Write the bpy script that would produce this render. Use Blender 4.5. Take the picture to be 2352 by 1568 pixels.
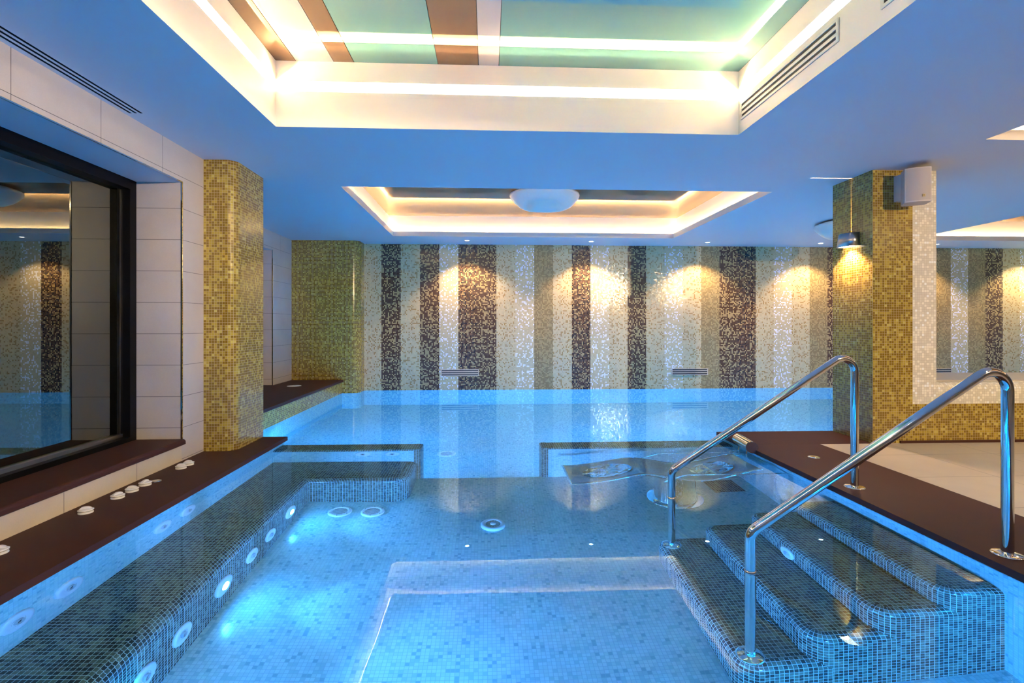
import bpy, math, random
from math import sin, cos, pi, radians, hypot, atan2, sqrt
from mathutils import Vector
random.seed(7)
for o in list(bpy.data.objects): bpy.data.objects.remove(o, do_unlink=True)
SC = bpy.context.scene
COL = SC.collection

# ------------------------------------------------------------------ camera, world, exposure
cd = bpy.data.cameras.new('camera'); cd.lens = 18.0; cd.sensor_width = 36.0
cd.shift_y = -37/2352; cd.clip_start = .02
cam = bpy.data.objects.new('camera', cd); COL.objects.link(cam)
cam.location = (0, 0, 1.11); cam.rotation_euler = (pi/2, 0, -math.atan(56/1176))
SC.camera = cam
w = bpy.data.worlds.new('night'); w.use_nodes = True; SC.world = w
w.node_tree.nodes['Background'].inputs[0].default_value = (.010, .013, .022, 1)
w.node_tree.nodes['Background'].inputs[1].default_value = .5
SC.view_settings.view_transform = 'Standard'; SC.view_settings.look = 'None'
SC.view_settings.gamma = 1; SC.view_settings.use_curve_mapping = False
SC.view_settings.exposure = 0.0
cy = SC.cycles
cy.use_denoising = True; cy.max_bounces = 14; cy.diffuse_bounces = 5; cy.glossy_bounces = 6
cy.transmission_bounces = 10; cy.transparent_max_bounces = 12
cy.sample_clamp_indirect = 60.0; cy.caustics_reflective = False; cy.caustics_refractive = True
cy.blur_glossy = .6

# power levels of the room lamps and the added fill lights
P_LED = 115.0
P_DOWN = 130.0
P_POOL = 36.0
P_BEAM = 112.0
P_ROOM = 38.0
WARM = (1, .74, .44)
POOLC = (.01, .33, 1)
BEAMC = (.12, .34, 1)

# ------------------------------------------------------------------ materials
def s2l(r, g, b):
    f = lambda c: (c/255/12.92 if c/255 <= .04045 else ((c/255+.055)/1.055)**2.4)
    return (f(r), f(g), f(b), 1)
MATS = {}
def newmat(n):
    m = bpy.data.materials.new(n); m.use_nodes = True; nt = m.node_tree
    for x in list(nt.nodes): nt.nodes.remove(x)
    out = nt.nodes.new('ShaderNodeOutputMaterial'); MATS[n] = m
    return m, nt, out
def nd(nt, t, **k):
    n = nt.nodes.new(t)
    for a, v in k.items():
        if a.startswith('i'): n.inputs[int(a[1:])].default_value = v
        else: setattr(n, a, v)
    return n
def math_(nt, op, a, b=None, c=None):
    n = nt.nodes.new('ShaderNodeMath'); n.operation = op
    for i, v in enumerate((a, b, c)):
        if v is None: continue
        if hasattr(v, 'links'): nt.links.new(v, n.inputs[i])
        else: n.inputs[i].default_value = v
    return n.outputs[0]
def plain(n, col, rough=.5, metal=0, spec=.5, noise=0, nscale=8, coat=0, bump=0):
    m, nt, out = newmat(n)
    b = nd(nt, 'ShaderNodeBsdfPrincipled'); nt.links.new(b.outputs[0], out.inputs[0])
    b.inputs['Base Color'].default_value = col; b.inputs['Roughness'].default_value = rough
    b.inputs['Metallic'].default_value = metal; b.inputs['Specular IOR Level'].default_value = spec
    b.inputs['Coat Weight'].default_value = coat; b.inputs['Coat Roughness'].default_value = .03
    if noise or bump:
        g = nd(nt, 'ShaderNodeNewGeometry')
        t = nd(nt, 'ShaderNodeTexNoise'); t.inputs['Scale'].default_value = nscale; t.inputs['Detail'].default_value = 6
        nt.links.new(g.outputs['Position'], t.inputs['Vector'])
    if noise:
        mx = nd(nt, 'ShaderNodeMix', data_type='RGBA', blend_type='MULTIPLY'); mx.inputs[0].default_value = 1
        mx.inputs[6].default_value = col
        r = nd(nt, 'ShaderNodeMapRange'); r.inputs[3].default_value = 1-noise; r.inputs[4].default_value = 1+noise*.6
        nt.links.new(t.outputs[0], r.inputs[0]); nt.links.new(r.outputs[0], mx.inputs[7])
        nt.links.new(mx.outputs[2], b.inputs['Base Color'])
    if bump:
        bp = nd(nt, 'ShaderNodeBump'); bp.inputs['Strength'].default_value = bump; bp.inputs['Distance'].default_value = .004
        nt.links.new(t.outputs[0], bp.inputs['Height']); nt.links.new(bp.outputs[0], b.inputs['Normal'])
    return m
def emis(n, col, s):
    m, nt, out = newmat(n)
    e = nd(nt, 'ShaderNodeEmission'); e.inputs[0].default_value = (*col[:3], 1); e.inputs[1].default_value = s
    nt.links.new(e.outputs[0], out.inputs[0]); return m
T = .0218
def mosaic(n, stops, grout, rough=.14, tilt=.012, jit=.12, gw=.09, spec=.5):
    """small square glass tiles: stops = [(start probability, colour)], UV in metres"""
    m, nt, out = newmat(n); L = nt.links.new
    b = nd(nt, 'ShaderNodeBsdfPrincipled'); L(b.outputs[0], out.inputs[0])
    b.inputs['Specular IOR Level'].default_value = spec
    uv = nd(nt, 'ShaderNodeUVMap'); sx = nd(nt, 'ShaderNodeSeparateXYZ'); L(uv.outputs[0], sx.inputs[0])
    ux = math_(nt, 'DIVIDE', sx.outputs[0], T); uy = math_(nt, 'DIVIDE', sx.outputs[1], T)
    cx = nd(nt, 'ShaderNodeCombineXYZ'); L(math_(nt, 'FLOOR', ux), cx.inputs[0]); L(math_(nt, 'FLOOR', uy), cx.inputs[1])
    wn = nd(nt, 'ShaderNodeTexWhiteNoise', noise_dimensions='2D'); L(cx.outputs[0], wn.inputs['Vector'])
    cr = nd(nt, 'ShaderNodeValToRGB'); cr.color_ramp.interpolation = 'CONSTANT'
    e = cr.color_ramp.elements
    e[0].position = 0; e[0].color = stops[0][1]
    if len(stops) > 1:
        e[1].position = stops[1][0]; e[1].color = stops[1][1]
    for p, c in stops[2:]:
        q = e.new(p); q.color = c
    if len(stops) == 1: e[1].color = stops[0][1]
    L(wn.outputs['Value'], cr.inputs[0])
    sc = nd(nt, 'ShaderNodeSeparateColor'); L(wn.outputs['Color'], sc.inputs[0])
    jr = nd(nt, 'ShaderNodeMapRange'); jr.inputs[3].default_value = 1-jit; jr.inputs[4].default_value = 1+jit
    L(sc.outputs[0], jr.inputs[0])
    mj = nd(nt, 'ShaderNodeMix', data_type='RGBA', blend_type='MULTIPLY'); mj.inputs[0].default_value = 1
    L(cr.outputs[0], mj.inputs[6]); L(jr.outputs[0], mj.inputs[7])
    ax = math_(nt, 'ABSOLUTE', math_(nt, 'SUBTRACT', math_(nt, 'FRACT', ux), .5))
    ay = math_(nt, 'ABSOLUTE', math_(nt, 'SUBTRACT', math_(nt, 'FRACT', uy), .5))
    mk = math_(nt, 'GREATER_THAN', math_(nt, 'MAXIMUM', ax, ay), .5-gw/2)
    mg = nd(nt, 'ShaderNodeMix', data_type='RGBA'); L(mk, mg.inputs[0]); L(mj.outputs[2], mg.inputs[6]); mg.inputs[7].default_value = grout
    L(mg.outputs[2], b.inputs['Base Color'])
    rr = nd(nt, 'ShaderNodeMapRange'); rr.inputs[3].default_value = rough; rr.inputs[4].default_value = .7
    L(mk, rr.inputs[0]); L(rr.outputs[0], b.inputs['Roughness'])
    g = nd(nt, 'ShaderNodeNewGeometry')
    vs = nd(nt, 'ShaderNodeVectorMath', operation='SUBTRACT'); L(wn.outputs['Color'], vs.inputs[0]); vs.inputs[1].default_value = (.5, .5, .5)
    vm = nd(nt, 'ShaderNodeVectorMath', operation='SCALE'); L(vs.outputs[0], vm.inputs[0]); vm.inputs[3].default_value = tilt
    va = nd(nt, 'ShaderNodeVectorMath', operation='ADD'); L(g.outputs['Normal'], va.inputs[0]); L(vm.outputs[0], va.inputs[1])
    vn = nd(nt, 'ShaderNodeVectorMath', operation='NORMALIZE'); L(va.outputs[0], vn.inputs[0])
    L(vn.outputs[0], b.inputs['Normal'])
    return m
def slab(n, col, pu, pv, ou=0, ov=0, rough=.45, joint=.0035, jcol=(.09, .08, .07, 1), speck=.10, coat=0, stag=0):
    """large-format stone tiles with thin joints, UV in metres"""
    m, nt, out = newmat(n); L = nt.links.new
    b = nd(nt, 'ShaderNodeBsdfPrincipled'); L(b.outputs[0], out.inputs[0]); b.inputs['Roughness'].default_value = rough
    b.inputs['Coat Weight'].default_value = coat; b.inputs['Specular IOR Level'].default_value = .25 if rough > .5 else .5
    uv = nd(nt, 'ShaderNodeUVMap'); sx = nd(nt, 'ShaderNodeSeparateXYZ'); L(uv.outputs[0], sx.inputs[0])
    v = math_(nt, 'DIVIDE', math_(nt, 'SUBTRACT', sx.outputs[1], ov), pv)
    u = math_(nt, 'DIVIDE', math_(nt, 'SUBTRACT', sx.outputs[0], ou), pu)
    if stag: u = math_(nt, 'ADD', u, math_(nt, 'MULTIPLY', math_(nt, 'FLOOR', v), stag))
    def dist(x, p):
        return math_(nt, 'MULTIPLY', math_(nt, 'SUBTRACT', .5, math_(nt, 'ABSOLUTE', math_(nt, 'SUBTRACT', math_(nt, 'FRACT', x), .5))), p)
    mk = math_(nt, 'LESS_THAN', math_(nt, 'MINIMUM', dist(u, pu), dist(v, pv)), joint/2)
    g = nd(nt, 'ShaderNodeNewGeometry')
    t1 = nd(nt, 'ShaderNodeTexNoise'); t1.inputs['Scale'].default_value = 3.5; t1.inputs['Detail'].default_value = 8; t1.inputs['Roughness'].default_value = .65
    L(g.outputs['Position'], t1.inputs['Vector'])
    t2 = nd(nt, 'ShaderNodeTexNoise'); t2.inputs['Scale'].default_value = 160; t2.inputs['Detail'].default_value = 2
    L(g.outputs['Position'], t2.inputs['Vector'])
    s = math_(nt, 'ADD', math_(nt, 'MULTIPLY', t1.outputs[0], .7), math_(nt, 'MULTIPLY', t2.outputs[0], .3))
    r = nd(nt, 'ShaderNodeMapRange'); r.inputs[1].default_value = .3; r.inputs[2].default_value = .7
    r.inputs[3].default_value = 1-speck; r.inputs[4].default_value = 1+speck*.5; L(s, r.inputs[0])
    mx = nd(nt, 'ShaderNodeMix', data_type='RGBA', blend_type='MULTIPLY'); mx.inputs[0].default_value = 1
    mx.inputs[6].default_value = col; L(r.outputs[0], mx.inputs[7])
    mg = nd(nt, 'ShaderNodeMix', data_type='RGBA'); L(mk, mg.inputs[0]); L(mx.outputs[2], mg.inputs[6]); mg.inputs[7].default_value = jcol
    L(mg.outputs[2], b.inputs['Base Color']); return m
def glossy_panel(n, col, tint, fac, rough=.02):
    m, nt, out = newmat(n)
    d = nd(nt, 'ShaderNodeBsdfDiffuse'); d.inputs[0].default_value = col
    g = nd(nt, 'ShaderNodeBsdfGlossy'); g.inputs[0].default_value = tint; g.inputs[1].default_value = rough
    mx = nd(nt, 'ShaderNodeMixShader'); mx.inputs[0].default_value = fac
    nt.links.new(d.outputs[0], mx.inputs[1]); nt.links.new(g.outputs[0], mx.inputs[2]); nt.links.new(mx.outputs[0], out.inputs[0])
    return m
def led_mat(n, col, s, pitch=.0167):
    """LED tape: bright dots on a dimmer white strip, UV x in metres"""
    m, nt, out = newmat(n); L = nt.links.new
    uv = nd(nt, 'ShaderNodeUVMap'); sx = nd(nt, 'ShaderNodeSeparateXYZ'); L(uv.outputs[0], sx.inputs[0])
    f = math_(nt, 'ABSOLUTE', math_(nt, 'SUBTRACT', math_(nt, 'FRACT', math_(nt, 'DIVIDE', sx.outputs[0], pitch)), .5))
    k = math_(nt, 'LESS_THAN', f, .24)
    st = nd(nt, 'ShaderNodeMapRange'); st.inputs[3].default_value = s*.35; st.inputs[4].default_value = s*1.65; L(k, st.inputs[0])
    e = nd(nt, 'ShaderNodeEmission'); e.inputs[0].default_value = (*col, 1); L(st.outputs[0], e.inputs[1])
    L(e.outputs[0], out.inputs[0]); return m

GOLD_L, GOLD_D = (.39, .278, .032, 1), (.22, .130, .008, 1)
M_GOLD = mosaic('mosaic gold brown', [(0, GOLD_D), (.56, GOLD_L), (.80, (.32, .225, .025, 1)), (.96, (.46, .36, .08, 1))], (.50, .40, .22, 1), rough=.16, tilt=.02)
M_WHITE = mosaic('mosaic ivory', [(0, (.66, .62, .49, 1)), (.45, (.80, .76, .62, 1)), (.80, (.66, .62, .49, 1)), (.95, (.82, .84, .80, 1))], (.46, .40, .28, 1), rough=.12, tilt=.05, jit=.05)
BK = (.018, .012, .020, 1); BR = (.085, .036, .018, 1); TAN = (.44, .29, .11, 1); OLV = (.30, .20, .08, 1)
CRM = (.66, .50, .25, 1); WHT = (.86, .80, .84, 1); OR = (.40, .23, .07, 1)
GR = (.26, .20, .13, 1)
ST = {
 'A': mosaic('mosaic cream with tan', [(0, CRM), (.70, OR), (.90, (.64, .46, .22, 1))], (.50, .40, .24, 1), tilt=.05),
 'C': mosaic('mosaic cream with pearl', [(0, CRM), (.80, WHT)], (.54, .44, .30, 1), tilt=.05),
 'D': mosaic('mosaic olive tan', [(0, OLV), (.55, (.40, .28, .11, 1)), (.85, TAN)], (.36, .26, .12, 1), tilt=.02),
 'B': mosaic('mosaic brown with tan', [(0, BR), (.62, TAN)], (.20, .15, .10, 1), tilt=.02),
 'K': mosaic('mosaic brown with black', [(0, BR), (.40, BK), (.58, (.20, .10, .045, 1)), (.76, TAN)], (.24, .17, .11, 1), tilt=.02),
}
M_POOLF = mosaic('mosaic pool white', [(0, (.50, .72, .70, 1)), (.50, (.43, .65, .63, 1)), (.82, (.35, .57, .57, 1)), (.95, (.26, .46, .49, 1))], (.30, .49, .52, 1), rough=.2, tilt=.01, jit=.04, gw=.11)
M_STEP = mosaic('mosaic dark olive', [(0, (.055, .045, .032, 1)), (.52, (.15, .155, .105, 1)), (.80, (.105, .105, .072, 1))], (.50, .60, .58, 1), rough=.2, tilt=.01, gw=.11)
M_STONE = slab('stone wall tile', (.56, .50, .43, 1), .597, .244, 2.675-.597*8, .069)
M_STONE_N = slab('stone wall tile plain', (.56, .50, .43, 1), 50, .244, -20, .069)
M_STONE_S = slab('stone strip tile', (.62, .53, .38, 1), .60, 5, 2.996-6, -2)
M_DECK = slab('beige deck tile', (.56, .50, .40, 1), .60, .60, 3.55-6, 3.42-6, rough=.35, joint=.004, stag=0)
M_BROWN = slab('dark brown stone', (.058, .018, .011, 1), 30, 1.20, -12, 3.40-12, rough=.6, joint=.0025, jcol=(.05, .022, .016, 1), speck=.18)
M_SILL = plain('grey stone sill', (.50, .45, .38, 1), .4, noise=.15)
M_CEIL = plain('white ceiling paint', (.70, .70, .71, 1), .6)
M_COVE = plain('cream cove paint', (.84, .79, .70, 1), .5)
M_STEEL = plain('polished steel', (.80, .78, .74, 1), .07, 1)
M_BRSH = plain('brushed steel', (.55, .53, .50, 1), .28, 1)
M_BLACK = plain('black frame', (.0012, .0012, .0018, 1), .5, spec=.15)
M_DARK = plain('dark slot', (.006, .006, .008, 1), .7)
M_VENT = plain('vent paint', (.62, .44, .28, 1), .5)
M_VENTW = plain('vent white paint', (.72, .70, .62, 1), .5)
M_PLAST = plain('white plastic', (.75, .75, .75, 1), .35)
M_GREYP = plain('grey plastic', (.42, .43, .44, 1), .4)
M_SPK = plain('speaker white', (.60, .53, .46, 1), .5)
M_SPKG = plain('speaker grille', (.48, .42, .36, 1), .6, noise=.15, nscale=600)
M_GOLDP = plain('gold badge', (.75, .6, .3, 1), .3, .6)
M_LAMP = plain('milky lamp shade', (.84, .79, .68, 1), .3)
M_CHROM = plain('lamp plate', (.6, .52, .40, 1), .2, .9)
M_TAN = glossy_panel('tan glossy ceiling panel', (.34, .24, .15, 1), (.62, .50, .38, 1), .5)
M_PB = glossy_panel('brown glass panel', (.15, .085, .045, 1), (.55, .48, .40, 1), .30)
M_PW = glossy_panel('white glass panel', (.46, .43, .40, 1), (.80, .80, .80, 1), .25)
M_PT = glossy_panel('turquoise glass panel', (.13, .31, .27, 1), (.50, .68, .66, 1), .36)
M_LED = led_mat('led tape', WARM, P_LED)
M_LED1 = led_mat('led tape front', WARM, 400)
M_DOWNL = emis('downlight lens', (1, .92, .82), 25)
M_LENS = emis('pool lamp lens', (.85, .95, 1), 40)
M_WLENS = emis('wall lamp lens', (1, .8, .6), 14)
M_RUB = plain('dark soft pad', (.05, .022, .018, 1), .6)
# water surface: dielectric with a hint of ripple
mw, nt, out = newmat('pool water')
gl = nd(nt, 'ShaderNodeBsdfGlass'); gl.inputs['Color'].default_value = (.66, .92, 1, 1); gl.inputs['Roughness'].default_value = 0; gl.inputs['IOR'].default_value = 1.333
g = nd(nt, 'ShaderNodeNewGeometry'); t = nd(nt, 'ShaderNodeTexNoise'); t.inputs['Scale'].default_value = 2.2; t.inputs['Detail'].default_value = 1.5
bp = nd(nt, 'ShaderNodeBump'); bp.inputs['Strength'].default_value = 1; bp.inputs['Distance'].default_value = .0006
nt.links.new(g.outputs['Position'], t.inputs['Vector']); nt.links.new(t.outputs[0], bp.inputs['Height'])
nt.links.new(bp.outputs[0], gl.inputs['Normal']); nt.links.new(gl.outputs[0], out.inputs[0])
# window pane: reflective coated double glazing
mg_, nt, out = newmat('window glass')
tr = nd(nt, 'ShaderNodeBsdfTransparent'); tr.inputs[0].default_value = (.75, .78, .70, 1)
gs = nd(nt, 'ShaderNodeBsdfGlossy'); gs.inputs[0].default_value = (.92, .96, .86, 1); gs.inputs[1].default_value = 0.0
lw = nd(nt, 'ShaderNodeFresnel'); lw.inputs[0].default_value = 2.5
mx = nd(nt, 'ShaderNodeMixShader'); nt.links.new(lw.outputs[0], mx.inputs[0]); nt.links.new(tr.outputs[0], mx.inputs[1]); nt.links.new(gs.outputs[0], mx.inputs[2])
nt.links.new(mx.outputs[0], out.inputs[0])
M_GLASS = mg_

# ------------------------------------------------------------------ mesh helpers
class MB:
    def __init__(s): s.v = []; s.f = []; s.uv = []; s.mi = []; s.sm = []
    def face(s, pts, uvs, mi=0, smooth=False):
        i = len(s.v); s.v += [tuple(p) for p in pts]; s.f.append(list(range(i, i+len(pts)))); s.uv += list(uvs); s.mi.append(mi); s.sm.append(smooth)
    def auto(s, pts, mi=0):
        a = Vector(pts[1])-Vector(pts[0]); b = Vector(pts[2])-Vector(pts[1]); n = a.cross(b)
        k = max(range(3), key=lambda i: abs(n[i]))
        if k == 0: uv = [(p[1], p[2]) for p in pts]
        elif k == 1: uv = [(p[0], p[2]) for p in pts]
        else: uv = [(p[0], p[1]) for p in pts]
        s.face(pts, uv, mi)
    def box(s, x0, x1, y0, y1, z0, z1, mi=0, skip=''):
        if 'x' not in skip: s.auto([(x0, y1, z0), (x0, y0, z0), (x0, y0, z1), (x0, y1, z1)], mi)
        if 'X' not in skip: s.auto([(x1, y0, z0), (x1, y1, z0), (x1, y1, z1), (x1, y0, z1)], mi)
        if 'y' not in skip: s.auto([(x0, y0, z0), (x1, y0, z0), (x1, y0, z1), (x0, y0, z1)], mi)
        if 'Y' not in skip: s.auto([(x1, y1, z0), (x0, y1, z0), (x0, y1, z1), (x1, y1, z1)], mi)
        if 'z' not in skip: s.auto([(x0, y1, z0), (x1, y1, z0), (x1, y0, z0), (x0, y0, z0)], mi)
        if 'Z' not in skip: s.auto([(x0, y0, z1), (x1, y0, z1), (x1, y1, z1), (x0, y1, z1)], mi)
        return s
    def grid(s, rows, uvrows, mi=0, smooth=True):
        """shared-vertex grid; rows[i][j] points"""
        i0 = len(s.v); n = len(rows[0])
        for r in rows: s.v += [tuple(p) for p in r]
        for i in range(len(rows)-1):
            for j in range(n-1):
                q = [i0+i*n+j, i0+i*n+j+1, i0+(i+1)*n+j+1, i0+(i+1)*n+j]
                s.f.append(q); s.mi.append(mi); s.sm.append(smooth)
                s.uv += [uvrows[i][j], uvrows[i][j+1], uvrows[i+1][j+1], uvrows[i+1][j]]
    def build(s, name, mat, parent=None, origin=None):
        me = bpy.data.meshes.new(name); o0 = Vector(origin) if origin else Vector((0, 0, 0))
        me.from_pydata([Vector(p)-o0 for p in s.v], [], s.f)
        ul = me.uv_layers.new(name='UVMap')
        flat = [c for p in s.uv for c in p]
        if len(flat) == 2*len(me.loops): ul.data.foreach_set('uv', flat)
        me.polygons.foreach_set('material_index', s.mi); me.polygons.foreach_set('use_smooth', s.sm)
        for m in (mat if isinstance(mat, (list, tuple)) else [mat]): me.materials.append(m)
        me.update()
        o = bpy.data.objects.new(name, me); COL.objects.link(o)
        if parent is not None: o.parent = parent
        elif origin: o.location = o0
        return o
def tag(o, label, cat, group=None, kind=None):
    o['label'] = label; o['category'] = cat
    if group: o['group'] = group
    if kind: o['kind'] = kind
    return o
def thing(name, label, cat, loc=(0, 0, 0), rot=(0, 0, 0), group=None):
    o = bpy.data.objects.new(name, None); COL.objects.link(o); o.location = loc; o.rotation_euler = rot
    o.empty_display_size = .05
    return tag(o, label, cat, group)
def struct(o, label, cat): return tag(o, label, cat, kind='structure')
def dup(r, loc, label, rot=None, group=None):
    c = r.copy(); COL.objects.link(c); c.location = loc; c['label'] = label
    if rot is not None: c.rotation_euler = rot
    if group: c['group'] = group
    for ch in list(r.children):
        d = ch.copy(); COL.objects.link(d); d.parent = c
        for g2 in list(ch.children):
            e = g2.copy(); COL.objects.link(e); e.parent = d
    return c
def lathe(mb, prof, seg=32, mi=0, axis='z', c=(0, 0, 0), a0=0, a1=2*pi, wob=None):
    rows, uvs = [], []
    for k, (r, h) in enumerate(prof):
        row = []; uv = []
        for j in range(seg+1):
            a = a0+(a1-a0)*j/seg; rr = r*(wob(a, k) if wob else 1)
            p = (rr*cos(a), rr*sin(a), h)
            if axis == 'x': p = (p[2], p[0], p[1])
            if axis == 'y': p = (p[0], p[2], p[1])
            row.append((p[0]+c[0], p[1]+c[1], p[2]+c[2])); uv.append((r*a, h))
        rows.append(row); uvs.append(uv)
    mb.grid(rows, uvs, mi)
    return mb
def fillet(pts, rads, n=8):
    out = [Vector(pts[0])]
    for i in range(1, len(pts)-1):
        p, q, r = Vector(pts[i-1]), Vector(pts[i]), Vector(pts[i+1]); R = rads[i-1]
        d1 = (p-q).normalized(); d2 = (r-q).normalized(); ang = d1.angle(d2); t = R/math.tan(ang/2)
        a = q+d1*t; b = q+d2*t; cdir = (d1+d2).normalized(); cc = q+cdir*(R/sin(ang/2))
        va, vb = a-cc, b-cc; tot = va.angle(vb)
        for k in range(n+1):
            f = k/n; out.append(cc+(va*sin((1-f)*tot)+vb*sin(f*tot))/sin(tot))
    out.append(Vector(pts[-1])); return out
def tube(mb, path, r, seg=16, mi=0, cap=True):
    path = [Vector(p) for p in path]; rows, uvs = [], []; ref = None; L = 0
    for i, p in enumerate(path):
        d = (path[min(i+1, len(path)-1)]-path[max(i-1, 0)]).normalized()
        if ref is None:
            ref = Vector((0, 1, 0)) if abs(d.y) < .8 else Vector((0, 0, 1))
        x = (ref-d*ref.dot(d)).normalized(); ref = x; y = d.cross(x)
        if i: L += (p-path[i-1]).length
        rows.append([p+x*r*cos(2*pi*j/seg)+y*r*sin(2*pi*j/seg) for j in range(seg+1)])
        uvs.append([(L, r*2*pi*j/seg) for j in range(seg+1)])
    mb.grid(rows, uvs, mi)
    if cap:
        for rw in (rows[0][:-1][::-1], rows[-1][:-1]): mb.face(rw, [(0, 0)]*seg, mi)
    return mb
def round_plan(pts, rads, n=6):
    """pts 2D open polyline with fillet radius at inner vertices (0 = sharp)"""
    out = [Vector((*pts[0], 0))]
    for i in range(1, len(pts)-1):
        R = rads[i-1]
        if R <= 0: out.append(Vector((*pts[i], 0))); continue
        f = fillet([(*pts[i-1], 0), (*pts[i], 0), (*pts[i+1], 0)], [R], n); out += f[1:-1]
    out.append(Vector((*pts[-1], 0)))
    return [(p.x, p.y) for p in out]
def wall_plan(mb, plan, z0, z1, mi=0, u0=0):
    u = u0; rows = [[], []]; uv = [[], []]
    for i, p in enumerate(plan):
        if i: u += hypot(p[0]-plan[i-1][0], p[1]-plan[i-1][1])
        rows[0].append((*p, z0)); rows[1].append((*p, z1)); uv[0].append((u, z0)); uv[1].append((u, z1))
    mb.grid(rows, uv, mi, smooth=False)
def offs(plan, d):
    """offset the open polyline to its left by d (mitred)"""
    out = []
    for i, p in enumerate(plan):
        ns = []
        for a, b in ((i-1, i), (i, i+1)):
            if a < 0 or b >= len(plan): continue
            dx, dy = plan[b][0]-plan[a][0], plan[b][1]-plan[a][1]; l = hypot(dx, dy)
            if l < 1e-9: continue
            ns.append((-dy/l, dx/l))
        nx, ny = sum(n[0] for n in ns), sum(n[1] for n in ns); l = hypot(nx, ny); nx /= l; ny /= l
        k = 1/max(.3, (nx*ns[0][0]+ny*ns[0][1])); out.append((p[0]+nx*d*k, p[1]+ny*d*k))
    return out
def sweep_block(mb, plan, back, z0, z1, r, mi=0, u0=0, mit=0, n=6, vtop=None):
    """tiled block: visible contour plan (body on its left), rounded top edge r, top filled to the back points"""
    prof = [(0, z0), (0, z1-r)]+[(r*(1-cos(pi/2*k/n)), z1-r+r*sin(pi/2*k/n)) for k in range(1, n+1)]
    lens = [0]
    for a, b in zip(prof, prof[1:]): lens.append(lens[-1]+hypot(b[0]-a[0], b[1]-a[1]))
    us = [u0]
    for a, b in zip(plan, plan[1:]): us.append(us[-1]+hypot(b[0]-a[0], b[1]-a[1]))
    vt = (plan[0][0]+r) if vtop is None else vtop
    rows, uvs = [], []
    for (d, z), l in zip(prof, lens):
        pl = offs(plan, d) if d > 0 else plan
        rows.append([(*p, z) for p in pl]); uvs.append([(u, vt-(lens[-1]-l)) for u in us])
    # duplicate grid so that vertical faces stay flat shaded near corners
    mb.grid(rows, uvs, mi, smooth=True)
    top = [(p[0], p[1], z1) for p in rows[-1]]+[(x, y, z1) for x, y in back]
    top = top[::-1]
    mb.face(top, [(p[1], p[0]) for p in top], mit)
def rect_grid(mb, xs, ys, z, holes, mi=0, up=True):
    for i in range(len(xs)-1):
        for j in range(len(ys)-1):
            mx_, my_ = (xs[i]+xs[i+1])/2, (ys[j]+ys[j+1])/2
            if any(h[0] < mx_ < h[1] and h[2] < my_ < h[3] for h in holes): continue
            q = [(xs[i], ys[j], z), (xs[i+1], ys[j], z), (xs[i+1], ys[j+1], z), (xs[i], ys[j+1], z)]
            mb.auto(q if up else q[::-1], mi)
def bevel(o, wdt, seg=3, ang=40):
    m = o.modifiers.new('bevel', 'BEVEL'); m.width = wdt; m.segments = seg; m.limit_method = 'ANGLE'; m.angle_limit = radians(ang)
    return o

# ------------------------------------------------------------------ key dimensions (metres; water level z = 0)
C = 2.5; XL = -2.38; XR = 2.30; YB = 8.83; ZF = -.95; ZD = -1.48; DK = .055
XW = 11.6; YF = -2.6

# ------------------------------------------------------------------ room shell
# back wall: vertical mosaic stripes
seq = 'ABABCKBACDAKCABACADBKACAD' + 'BACDAB' + 'ADCDBACK'
seq = 'ABABC' + 'KB' + 'ACDAKCABACAD' + 'BK' + 'ACAD' + 'BACDAA' + 'DCDBACKA'
mb = MB(); order = ['A', 'B', 'C', 'D', 'K']; x = -2.137
for ch in seq:
    x1 = x+15*T
    mb.face([(x, YB, 0), (x1, YB, 0), (x1, YB, C), (x, YB, C)], [(x+2.137, 0), (x1+2.137, 0), (x1+2.137, C), (x+2.137, C)], order.index(ch))
    x = x1
mb.face([(x, YB, 0), (XW, YB, 0), (XW, YB, C), (x, YB, C)], [(x, 0), (XW, 0), (XW, C), (x, C)], 0)
mb.auto([(-2.4, YB, ZD), (XW, YB, ZD), (XW, YB, 0), (-2.4, YB, 0)], 5)
# the pier of the same mosaic at the left end, rounded corner
wall_back = struct(mb.build('wall_back', [ST[c] for c in order]+[M_POOLF]), 'back wall of vertical cream, tan and dark brown mosaic stripes rising from the pool', 'wall')
mb = MB(); pl = round_plan([(-3.4, 8.5), (-2.10, 8.5), (-2.10, 8.84)], [.13], 8)
wall_plan(mb, pl, 0, C); wall_plan(mb, pl, ZD, 0, 1)
struct(mb.build('column', [M_GOLD, M_POOLF]), 'brown mosaic pier with rounded corner at the left end of the striped wall', 'pillar')
# left wall, front part with the big window opening
WZ0, WZ1, WY0, WY1 = .225, 2.222, .35, 4.104
mb = MB()
def qyz(x, y0, y1, z0, z1, mi=0, flip=False):
    p = [(x, y0, z0), (x, y1, z0), (x, y1, z1), (x, y0, z1)]
    mb.auto(p[::-1] if not flip else p, mi)
qyz(XL, YF, WY0, 0, C); qyz(XL, WY0, WY1, WZ1, C); qyz(XL, WY0, WY1, -.1, .185, 1); qyz(XL, WY1, 4.5, DK-.1, C, 2)
XG = -2.72
mb.auto([(XL, WY1, WZ0), (-3.0, WY1, WZ0), (-3.0, WY1, WZ1), (XL, WY1, WZ1)], 2)
mb.auto([(XL, WY0, WZ0), (-3.0, WY0, WZ0), (-3.0, WY0, WZ1), (XL, WY0, WZ1)], 2)
wl = struct(mb.build('wall_left', [M_STONE, M_STONE_S, M_STONE_N]), 'beige stone tiled wall around the big dark window', 'wall')
mb = MB(); mb.auto([(XL, WY0, WZ1), (XL, WY1, WZ1), (-3.0, WY1, WZ1), (-3.0, WY0, WZ1)])
struct(mb.build('trim_1', M_CEIL), 'painted soffit over the big window', 'soffit')
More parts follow.
